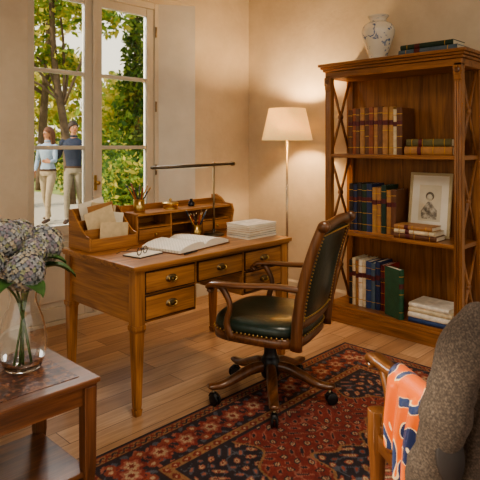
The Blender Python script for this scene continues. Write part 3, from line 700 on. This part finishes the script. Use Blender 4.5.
# ------------------------------------------------------------------ garden
def leafmat(name,c,k=.5):
    m,nt,p=base(name); L=nt.links.new
    n=N(nt,'ShaderNodeTexNoise',Scale=1.5,Detail=3.0); L(coords(nt),n.inputs['Vector'])
    r=ramp(nt,[(.3,mul(c,.7)),(.7,mul(c,1.5))]); L(n.outputs['Fac'],r.inputs[0])
    d=N(nt,'ShaderNodeBsdfDiffuse'); t=N(nt,'ShaderNodeBsdfTranslucent'); L(r.outputs[0],d.inputs[0]); L(r.outputs[0],t.inputs[0])
    mx=N(nt,'ShaderNodeMixShader'); mx.inputs[0].default_value=k; L(d.outputs[0],mx.inputs[1]); L(t.outputs[0],mx.inputs[2]); L(mx.outputs[0],nt.nodes['Material Output'].inputs[0]); return m
LM=[leafmat('foliage_%d'%i,S(*c)) for i,c in enumerate(((140,156,78),(100,126,66),(188,176,94),(76,102,60),(212,196,120)))]
bark=plain('bark',S(96,78,60),.9,0,.3,8,.5)
def cloud(name,blobs,size,mats,parent=None):
    V=[];Fs=[];mi=[]
    for c,r,n in blobs:
        u=np.random.normal(size=(n,3)); u/=np.linalg.norm(u,axis=1)[:,None]; rr_=np.random.rand(n,1)**.45
        P=np.array(c)+u*rr_*np.array(r)
        A=np.random.normal(size=(n,3)); A/=np.linalg.norm(A,axis=1)[:,None]; B=np.cross(A,np.random.normal(size=(n,3))); B/=np.linalg.norm(B,axis=1)[:,None]
        s=size*(.6+.8*np.random.rand(n,1)); o=len(V)
        Q=np.stack([P-A*s,P+B*s*.5,P+A*s,P-B*s*.5],1).reshape(-1,3); V+=Q.tolist()
        Fs+=[[o+4*i,o+4*i+1,o+4*i+2,o+4*i+3] for i in range(n)]; mi+=np.random.randint(0,len(mats),n).tolist()
    me=bpy.data.meshes.new(name); me.from_pydata(V,[],Fs)
    for m in mats: me.materials.append(m)
    me.polygons.foreach_set('material_index',mi); o=bpy.data.objects.new(name,me); sc.collection.objects.link(o); o.parent=parent; return o
grass=plain('grass',S(140,152,82),.95,0,.3,3,.5)
MB().add([tuple(G(-22,5.3,-.04)),tuple(G(-1.2,5.3,-.04)),tuple(G(22,13,-.04)),tuple(G(22,45,-.04)),tuple(G(-40,45,-.04))],[(0,1,2,3,4)],grass).obj('lawn',recalc=False)
gravel=plain('gravel',S(184,172,150),.95,0,.2,30,.5); b=MB(); V=[];Fs=[]
pth=cr([(-2.0,6.2),(-2.9,8.2),(-3.4,10.2),(-4.4,13),(-6.5,15.8),(-10,17)],5)
for i,q in enumerate(pth):
    t=(pth[min(i+1,len(pth)-1)]-pth[max(i-1,0)]); t/=np.linalg.norm(t); nn=np.array((-t[1],t[0])); hw=.7
    for s in (-1,1): V.append(tuple(G(q[0]+s*hw*nn[0],q[1]+s*hw*nn[1],-.036)))
for i in range(len(pth)-1): Fs.append((2*i,2*i+1,2*i+3,2*i+2))
b.add(V,Fs,gravel); b.obj('garden_path',recalc=False)
def tree(r,d,h,blobs,mats,lean=0,tr=.2,size=.14):
    e=empty('garden_tree'); b=MB()
    b.sweep(cr([tuple(G(r,d,-.05)),tuple(G(r+lean*.3,d,h*.3)),tuple(G(r+lean*.8,d,h*.6)),tuple(G(r+lean,d,h))],4),[tr,tr*.45],bark,n=10,side=(1,0,0))
    for bl in blobs:
        q=bl[0]; b.sweep(cr([tuple(G(r+lean*.35,d,h*.42)),tuple(G((r+q[0])/2,(d+q[1])/2,(h*.45+q[2])/2+.2)),tuple(G(*q))],4),[tr*.3,.02],bark,n=8,side=(1,0,0))
    b.obj('trunk',e); cloud('foliage',[(tuple(G(*q)),rad_,n) for q,rad_,n in blobs],size,mats,e)
tree(-4.0,13,5.5,[((-5.3,13,3.7),(.9,.9,.65),650),((-4.5,13.3,5.1),(1.5,1.3,.9),1200),((-3.2,13,4.6),(.8,.8,.7),550),((-6.6,13,4.6),(1.3,1.3,1.1),800),((-5.6,12.4,2.8),(.5,.5,.35),220),((-4.3,13.4,3.4),(.6,.6,.4),260)],[LM[0],LM[2],LM[1]],-.5,.12,.10)
tree(-6.2,17,7,[((-7.8,17,3.3),(1.5,1.6,1.3),1100),((-6.0,17,5.8),(1.7,1.6,1.2),1100),((-9.5,17,5),(2,2,2),1400),((-5.4,17.3,3.6),(.9,.9,.8),500)],[LM[2],LM[4],LM[0]],.3,.15,.12)
e=empty('garden_tree'); MB().sweep([tuple(G(-2.75,14.5,-.05)),tuple(G(-2.75,14.5,5.9))],[.12,.03],bark,n=8,side=(1,0,0)).obj('trunk',e)
cloud('foliage',[(tuple(G(-2.75,14.5,.7+.43*i)),(.9*(1-i/13),.9*(1-i/13),.36),int(500*(1-i/14))) for i in range(13)],.085,[LM[3],LM[1],LM[0]],e)
tree(-2.0,19,7,[((-2.2,19,5.2),(1.4,1.4,1.1),850),((-.2,19,4),(2,2,2),1200),((-4.4,20,3.0),(1.1,1.0,1.1),700)],[LM[0],LM[2],LM[4]],.2,.15,.13)
hb=[(tuple(G(-12+1.1*i,21.5+.4*math.sin(i*2),.9+.25*math.sin(i*1.3))),(.95,.95,1.1+.3*math.sin(i)),700) for i in range(14)]
cloud('hedge',hb,.11,[LM[1],LM[0],LM[3],LM[2]])
for k,(r,d,z,w_,h_,n) in enumerate(((-2.05,9.6,.55,.45,.6,850),(-1.35,9.2,.7,.6,.8,1000),(-2.6,11.6,.65,.55,.8,800),(-5.6,12.2,.4,.5,.5,600),(-6.6,11.5,.4,.6,.5,600),(-.5,9,.6,.6,.8,800),(-4.6,15.5,.5,.8,.6,700))):
    cloud('shrub',[(tuple(G(r,d,z)),(w_,w_,h_),n),(tuple(G(r+.1,d,z*.5)),(w_,w_,h_*.6),n//3)],.06,[LM[0],LM[1],LM[2],LM[3]])
fb=[(tuple(G(-32+3.0*i,36+2*math.sin(i*1.7),3.2+1.2*math.sin(i*2.3))),(2.8,2.6,3.4+1.0*math.sin(i*1.1)),900) for i in range(13)]
cloud('distant_trees',fb,.3,[LM[4],LM[2],LM[0]])

# ------------------------------------------------------------------ people
def cloth(name,c): return plain(name,c,.85,0,.12,20)
skin=plain('skin',S(184,130,102),.55,0,.05)
def person(name,loc,rz,H,P):
    e=empty(name,loc,rz); s=H/1.75; b=MB(); sk=skin
    fem=P.get('fem',False); sw=.160 if fem else .195
    hipw=.158 if fem else .150
    tor=[(.86,hipw*.93,.100,0),(.93,hipw,.110,-.005),(1.02,hipw*.88,.100,0),(1.10,.115 if fem else .142,.088,.005),(1.22,.132 if fem else .160,.102,.01),(1.33,sw*.93,.115 if fem else .12,.012),(1.40,sw*.96,.098,.0),(1.445,sw*.72,.076,-.008),(1.475,.075,.062,-.008),(1.50,.053,.055,-.005),(1.56,.050,.054,.005)]
    rr=[[(hw*math.cos(a)*(abs(math.cos(a))**-.12 if abs(math.cos(a))>.05 else 1),y+hd*math.sin(a),z) for a in [2*math.pi*(j+.5)/20 for j in range(20)]] for z,hw,hd,y in [tuple(k) for k in cr(tor,3)]]
    b.rings(rr,sk)
    HM=T((0,0,1.55))@R(P.get('yaw',0),'Z')@R(P.get('tilt',0),'Y')@T((0,0,-1.55))
    b.ball((0,.002,1.665),(.073,.092,.098),sk,18,12,HM); b.ball((0,.028,1.61),(.052,.060,.058),sk,16,10,HM)
    b.sweep([(0,.093,1.675),(0,.108,1.645),(0,.096,1.637)],[.008,.014,.010],sk,n=8,M=HM,side=(1,0,0))
    for sx in (-1,1): b.ball((sx*.075,-.005,1.655),(.010,.018,.028),sk,8,6,HM)
    hands=[]
    arms=[]
    for side in ('R','L'):
        sh,el,wr,hd_=[Vector(q) for q in P['arm'+side]]
        b.ball(sh,(.058,.058,.058),sk); arms.append((sh,el,wr))
        q=cr([tuple(sh)+(.054,),tuple((sh+el)/2)+(.048,),tuple(el)+(.040,),tuple(el*.6+wr*.4)+(.040,),tuple(wr)+(.027,)],3)
        b.sweep([k[:3] for k in q],[(float(k[3]),)*2 for k in q],sk,n=12,side=(.1,.9,.2))
        d=(hd_-wr).normalized(); pn=Vector(P.get('palm'+side,(1 if side=='R' else -1,0,0))); w_=d.cross(pn).normalized(); n_=w_.cross(d).normalized()
        b.sweep([wr-d*.01,wr+d*.03,wr+d*.075,wr+d*.09],[(.024,.018),(.036,.015),(.040,.014),(.034,.012)],sk,side=tuple(w_),n=12)
        for i,(o_,l) in enumerate(((-.028,.066),(-.0095,.074),(.0095,.070),(.027,.056))):
            p0=wr+d*.08+w_*o_; b.sweep([p0,p0+d*l*.45-n_*.004,p0+d*l*.75-n_*.014,p0+d*l*.95-n_*.028],[.0095,.009,.008,.006],sk,n=8,side=tuple(w_))
        p0=wr+d*.03-w_*.03; b.sweep([p0,p0-w_*.022+d*.025-n_*.006,p0-w_*.028+d*.055-n_*.016],[.012,.0105,.007],sk,n=8,side=tuple(n_))
        hands.append((wr,wr+d*.16))
    for side in ('R','L'):
        hp,kn,an_,to=[Vector(q) for q in P['leg'+side]]
        q=cr([tuple(hp)+(.084,),tuple((hp+kn)/2)+(.072,),tuple(kn)+(.054,),tuple(kn*.65+an_*.35)+(.053,),tuple(an_)+(.041,)],3)
        b.sweep([k[:3] for k in q],[(float(k[3]),)*2 for k in q],sk,n=14,side=(.1,.9,.1))
        d=(to-an_); d.z=0; d.normalize()
        b.sweep([an_-d*.045+Vector((0,0,-.035)),an_+Vector((0,0,-.03)),an_+d*.08+Vector((0,0,-.045)),an_+d*.16+Vector((0,0,-.055)),an_+d*.195+Vector((0,0,-.058))],[(.03,.035),(.045,.04),(.035,.042),(.026,.045),(.015,.03)],sk,n=12,side=(0,0,1))
    o=b.obj('tmp'); m=o.modifiers.new('r','REMESH'); m.mode='VOXEL'; m.voxel_size=.0085
    m=o.modifiers.new('s','SMOOTH'); m.factor=.5; m.iterations=3
    bpy.context.view_layer.update(); dg=bpy.context.evaluated_depsgraph_get(); me=bpy.data.meshes.new_from_object(o.evaluated_get(dg)); bpy.data.objects.remove(o)
    me.name='body'; me.materials.clear()
    for k in (skin,P['top'],P['trouser'],P['shoe']): me.materials.append(k)
    def sd(p,a,c_):
        ab=c_-a; t=max(0,min(1,(p-a).dot(ab)/ab.dot(ab))); return (p-a-ab*t).length
    for pl in me.polygons:
        p=pl.center; k=1
        if p.z<.085: k=3
        elif p.z<.965: k=2
        if p.z>1.485-.35*max(0,p.y-.03): k=0
        if k in (1,2):
            for (wr,tp),(sh,el,wr2) in zip(hands,arms):
                if sd(p,wr,tp)<.06 and (p-wr).dot(tp-wr)>0: k=0; break
                if min(sd(p,el,wr),sd(p,sh,el))<.05: k=1
        pl.material_index=k; pl.use_smooth=True
    bo=bpy.data.objects.new('body',me); sc.collection.objects.link(bo); bo.parent=e
    b=MB()
    for sx in (-1,1):
        b.ball((sx*.031,.085,1.668),(.014,.008,.008),BK['white'],10,6,HM); b.ball((sx*.031,.090,1.668),(.008,.005,.008),ink,8,6,HM)
        b.sweep([(sx*.015,.094,1.688),(sx*.045,.086,1.690)],[(.003,.004)]*2,P['hair'],n=6,M=HM)
    b.ball((0,.086,1.608),(.024,.008,.006),plain('lips',S(160,74,66),.5),10,6,HM); b.obj('face',e)
    b=MB(); hm=P['hair']
    rr=[]
    for i in range(13):
        ph=math.pi*.64*i/12+.001
        ring=[]
        for j in range(24):
            a=2*math.pi*j/24; fr=math.sin(a); lim=ph*(1-.36*max(0,fr)) 
            ring.append((.086*math.sin(lim)*math.cos(a)*(1+.03*math.sin(5*a)),-.008+.106*math.sin(lim)*math.sin(a),1.672+.112*math.cos(lim)))
        rr.append(ring)
    rr+= [[(x*.9,-.008+(y+.008)*.9,z) for x,y,z in r_] for r_ in rr[::-1]]
    b.rings(rr,hm,True,HM,cap=False)
    if fem:
        for k in range(15):
            a=rad(165+210*k/14); x0_=.078*math.cos(a); y0_=-.01+.085*math.sin(a)
            q=cr([(x0_*.8,y0_*.8,1.73),(x0_*1.08,y0_*1.05-.01,1.66),(x0_*1.2,y0_*1.05-.02,1.57),(x0_*1.35,y0_-.03,1.48),(x0_*1.2,y0_-.03,1.40+.02*math.sin(k*2))],3)
            b.sweep(q,[(.022,.024),(.015,.012)],hm,n=8,side=(math.cos(a),math.sin(a),0),M=HM)
    b.obj('hair',e)
    b=MB()
    b.lathe([(.060,1.492),(.066,1.50),(.062,1.525),(.055,1.528),(.054,1.50)],(0,-.002,0),P['top'],20,cap=False); 
    b.lathe([(hipw*1.0,.955),(hipw*1.02,.965),(hipw*.99,.99),(hipw*.97,.992)],(0,-.003,0),P['belt'],28,asp=.72,cap=False)
    b.obj('collar_and_belt',e)
    e.scale=(s,s,s); return e
FACE=rad(134.2)
cf=dict(shoe=cloth('shoe_leather',S(70,50,36)),belt=cloth('belt',S(70,48,30)))
man=dict(top=cloth('navy_shirt',S(40,48,66)),trouser=cloth('stone_trousers',S(138,126,108)),hair=plain('hair_dark',S(50,36,26),.7),yaw=30,tilt=5,
 armR=((.185,0,1.40),(.27,-.11,1.17),(.42,-.17,1.07),(.50,-.13,1.05)),palmR=(0,1,0),
 armL=((-.185,0,1.40),(-.275,-.06,1.14),(-.25,.05,.92),(-.24,.10,.85)),
 legR=((.085,0,.88),(.09,.13,.50),(.085,.14,.095),(.085,.3,.09)),legL=((-.085,0,.88),(-.10,-.02,.49),(-.11,-.20,.13),(-.12,-.04,.09)),**cf)
woman=dict(fem=True,top=cloth('pale_blue_shirt',S(150,164,180)),trouser=cloth('beige_trousers',S(158,140,116)),hair=plain('hair_auburn',S(96,58,34),.7),yaw=-28,tilt=-7,
 armR=((.150,0,1.40),(.225,-.05,1.15),(.21,.08,.95),(.20,.13,.88)),
 armL=((-.150,0,1.40),(-.19,.11,1.15),(-.15,.22,1.13),(-.06,.24,1.14)),palmL=(0,-1,0),
 legR=((.08,0,.88),(.07,-.02,.49),(.07,-.19,.13),(.07,-.03,.09)),legL=((-.08,0,.88),(-.07,.13,.50),(-.06,.14,.095),(-.06,.3,.09)),**cf)
person('woman',G(-3.47,9.9,-.035),FACE-.1,1.70,woman)
person('man',G(-2.99,9.85,-.035),FACE+.12,1.80,man)

# ------------------------------------------------------------------ light
wd=bpy.data.worlds.new('World'); sc.world=wd; wd.use_nodes=True; nt=wd.node_tree; L=nt.links.new
bg=nt.nodes['Background']; tc=nt.nodes.new('ShaderNodeTexCoord'); sx=nt.nodes.new('ShaderNodeSeparateXYZ'); L(tc.outputs['Generated'],sx.inputs[0])
r=ramp(nt,[(.0,(.22,.19,.16,1)),(.46,(.38,.33,.27,1)),(.51,(1.0,.90,.68,1)),(.60,(1.0,.92,.74,1)),(.75,(.88,.90,.92,1)),(1,(.66,.78,.95,1))])
ma=N(nt,'ShaderNodeMath',operation='MULTIPLY_ADD'); ma.inputs[1].default_value=.5; ma.inputs[2].default_value=.5; L(sx.outputs['Z'],ma.inputs[0]); L(ma.outputs[0],r.inputs[0]); L(r.outputs[0],bg.inputs[0]); bg.inputs[1].default_value=1.35
sun=light('SUN','sun',(0,8,6),4.6,(1,.88,.68),angle=rad(2)); sun.rotation_euler=Vector((.85,-.28,-.48)).to_track_quat('-Z','Y').to_euler()
sky=light('AREA','sky_light',(2.35,4.75,3.25),200,(1,.98,.95),shape='RECTANGLE',size=2.2,size_y=1.2); sky.rotation_euler=Vector((0,-.75,-.9)).to_track_quat('-Z','Y').to_euler()
cl=light('AREA','overhead_fill',(1.2,.9,2.85),30,(1,.86,.68),shape='DISK',size=1.0)  # unseen warm fill added under the ceiling, not a room fixture

cam=bpy.data.cameras.new('cam'); co=bpy.data.objects.new('camera',cam); sc.collection.objects.link(co); sc.camera=co
co.location=(0,0,1.36); co.rotation_euler=(rad(90),0,rad(44.2-90)); cam.lens=41.1; cam.sensor_width=36; cam.shift_y=-95/480; cam.clip_start=.05
cam.dof.use_dof=True; cam.dof.focus_distance=3.0; cam.dof.aperture_fstop=8
sc.view_settings.look='AgX - Medium High Contrast'
sc.view_settings.exposure=.25
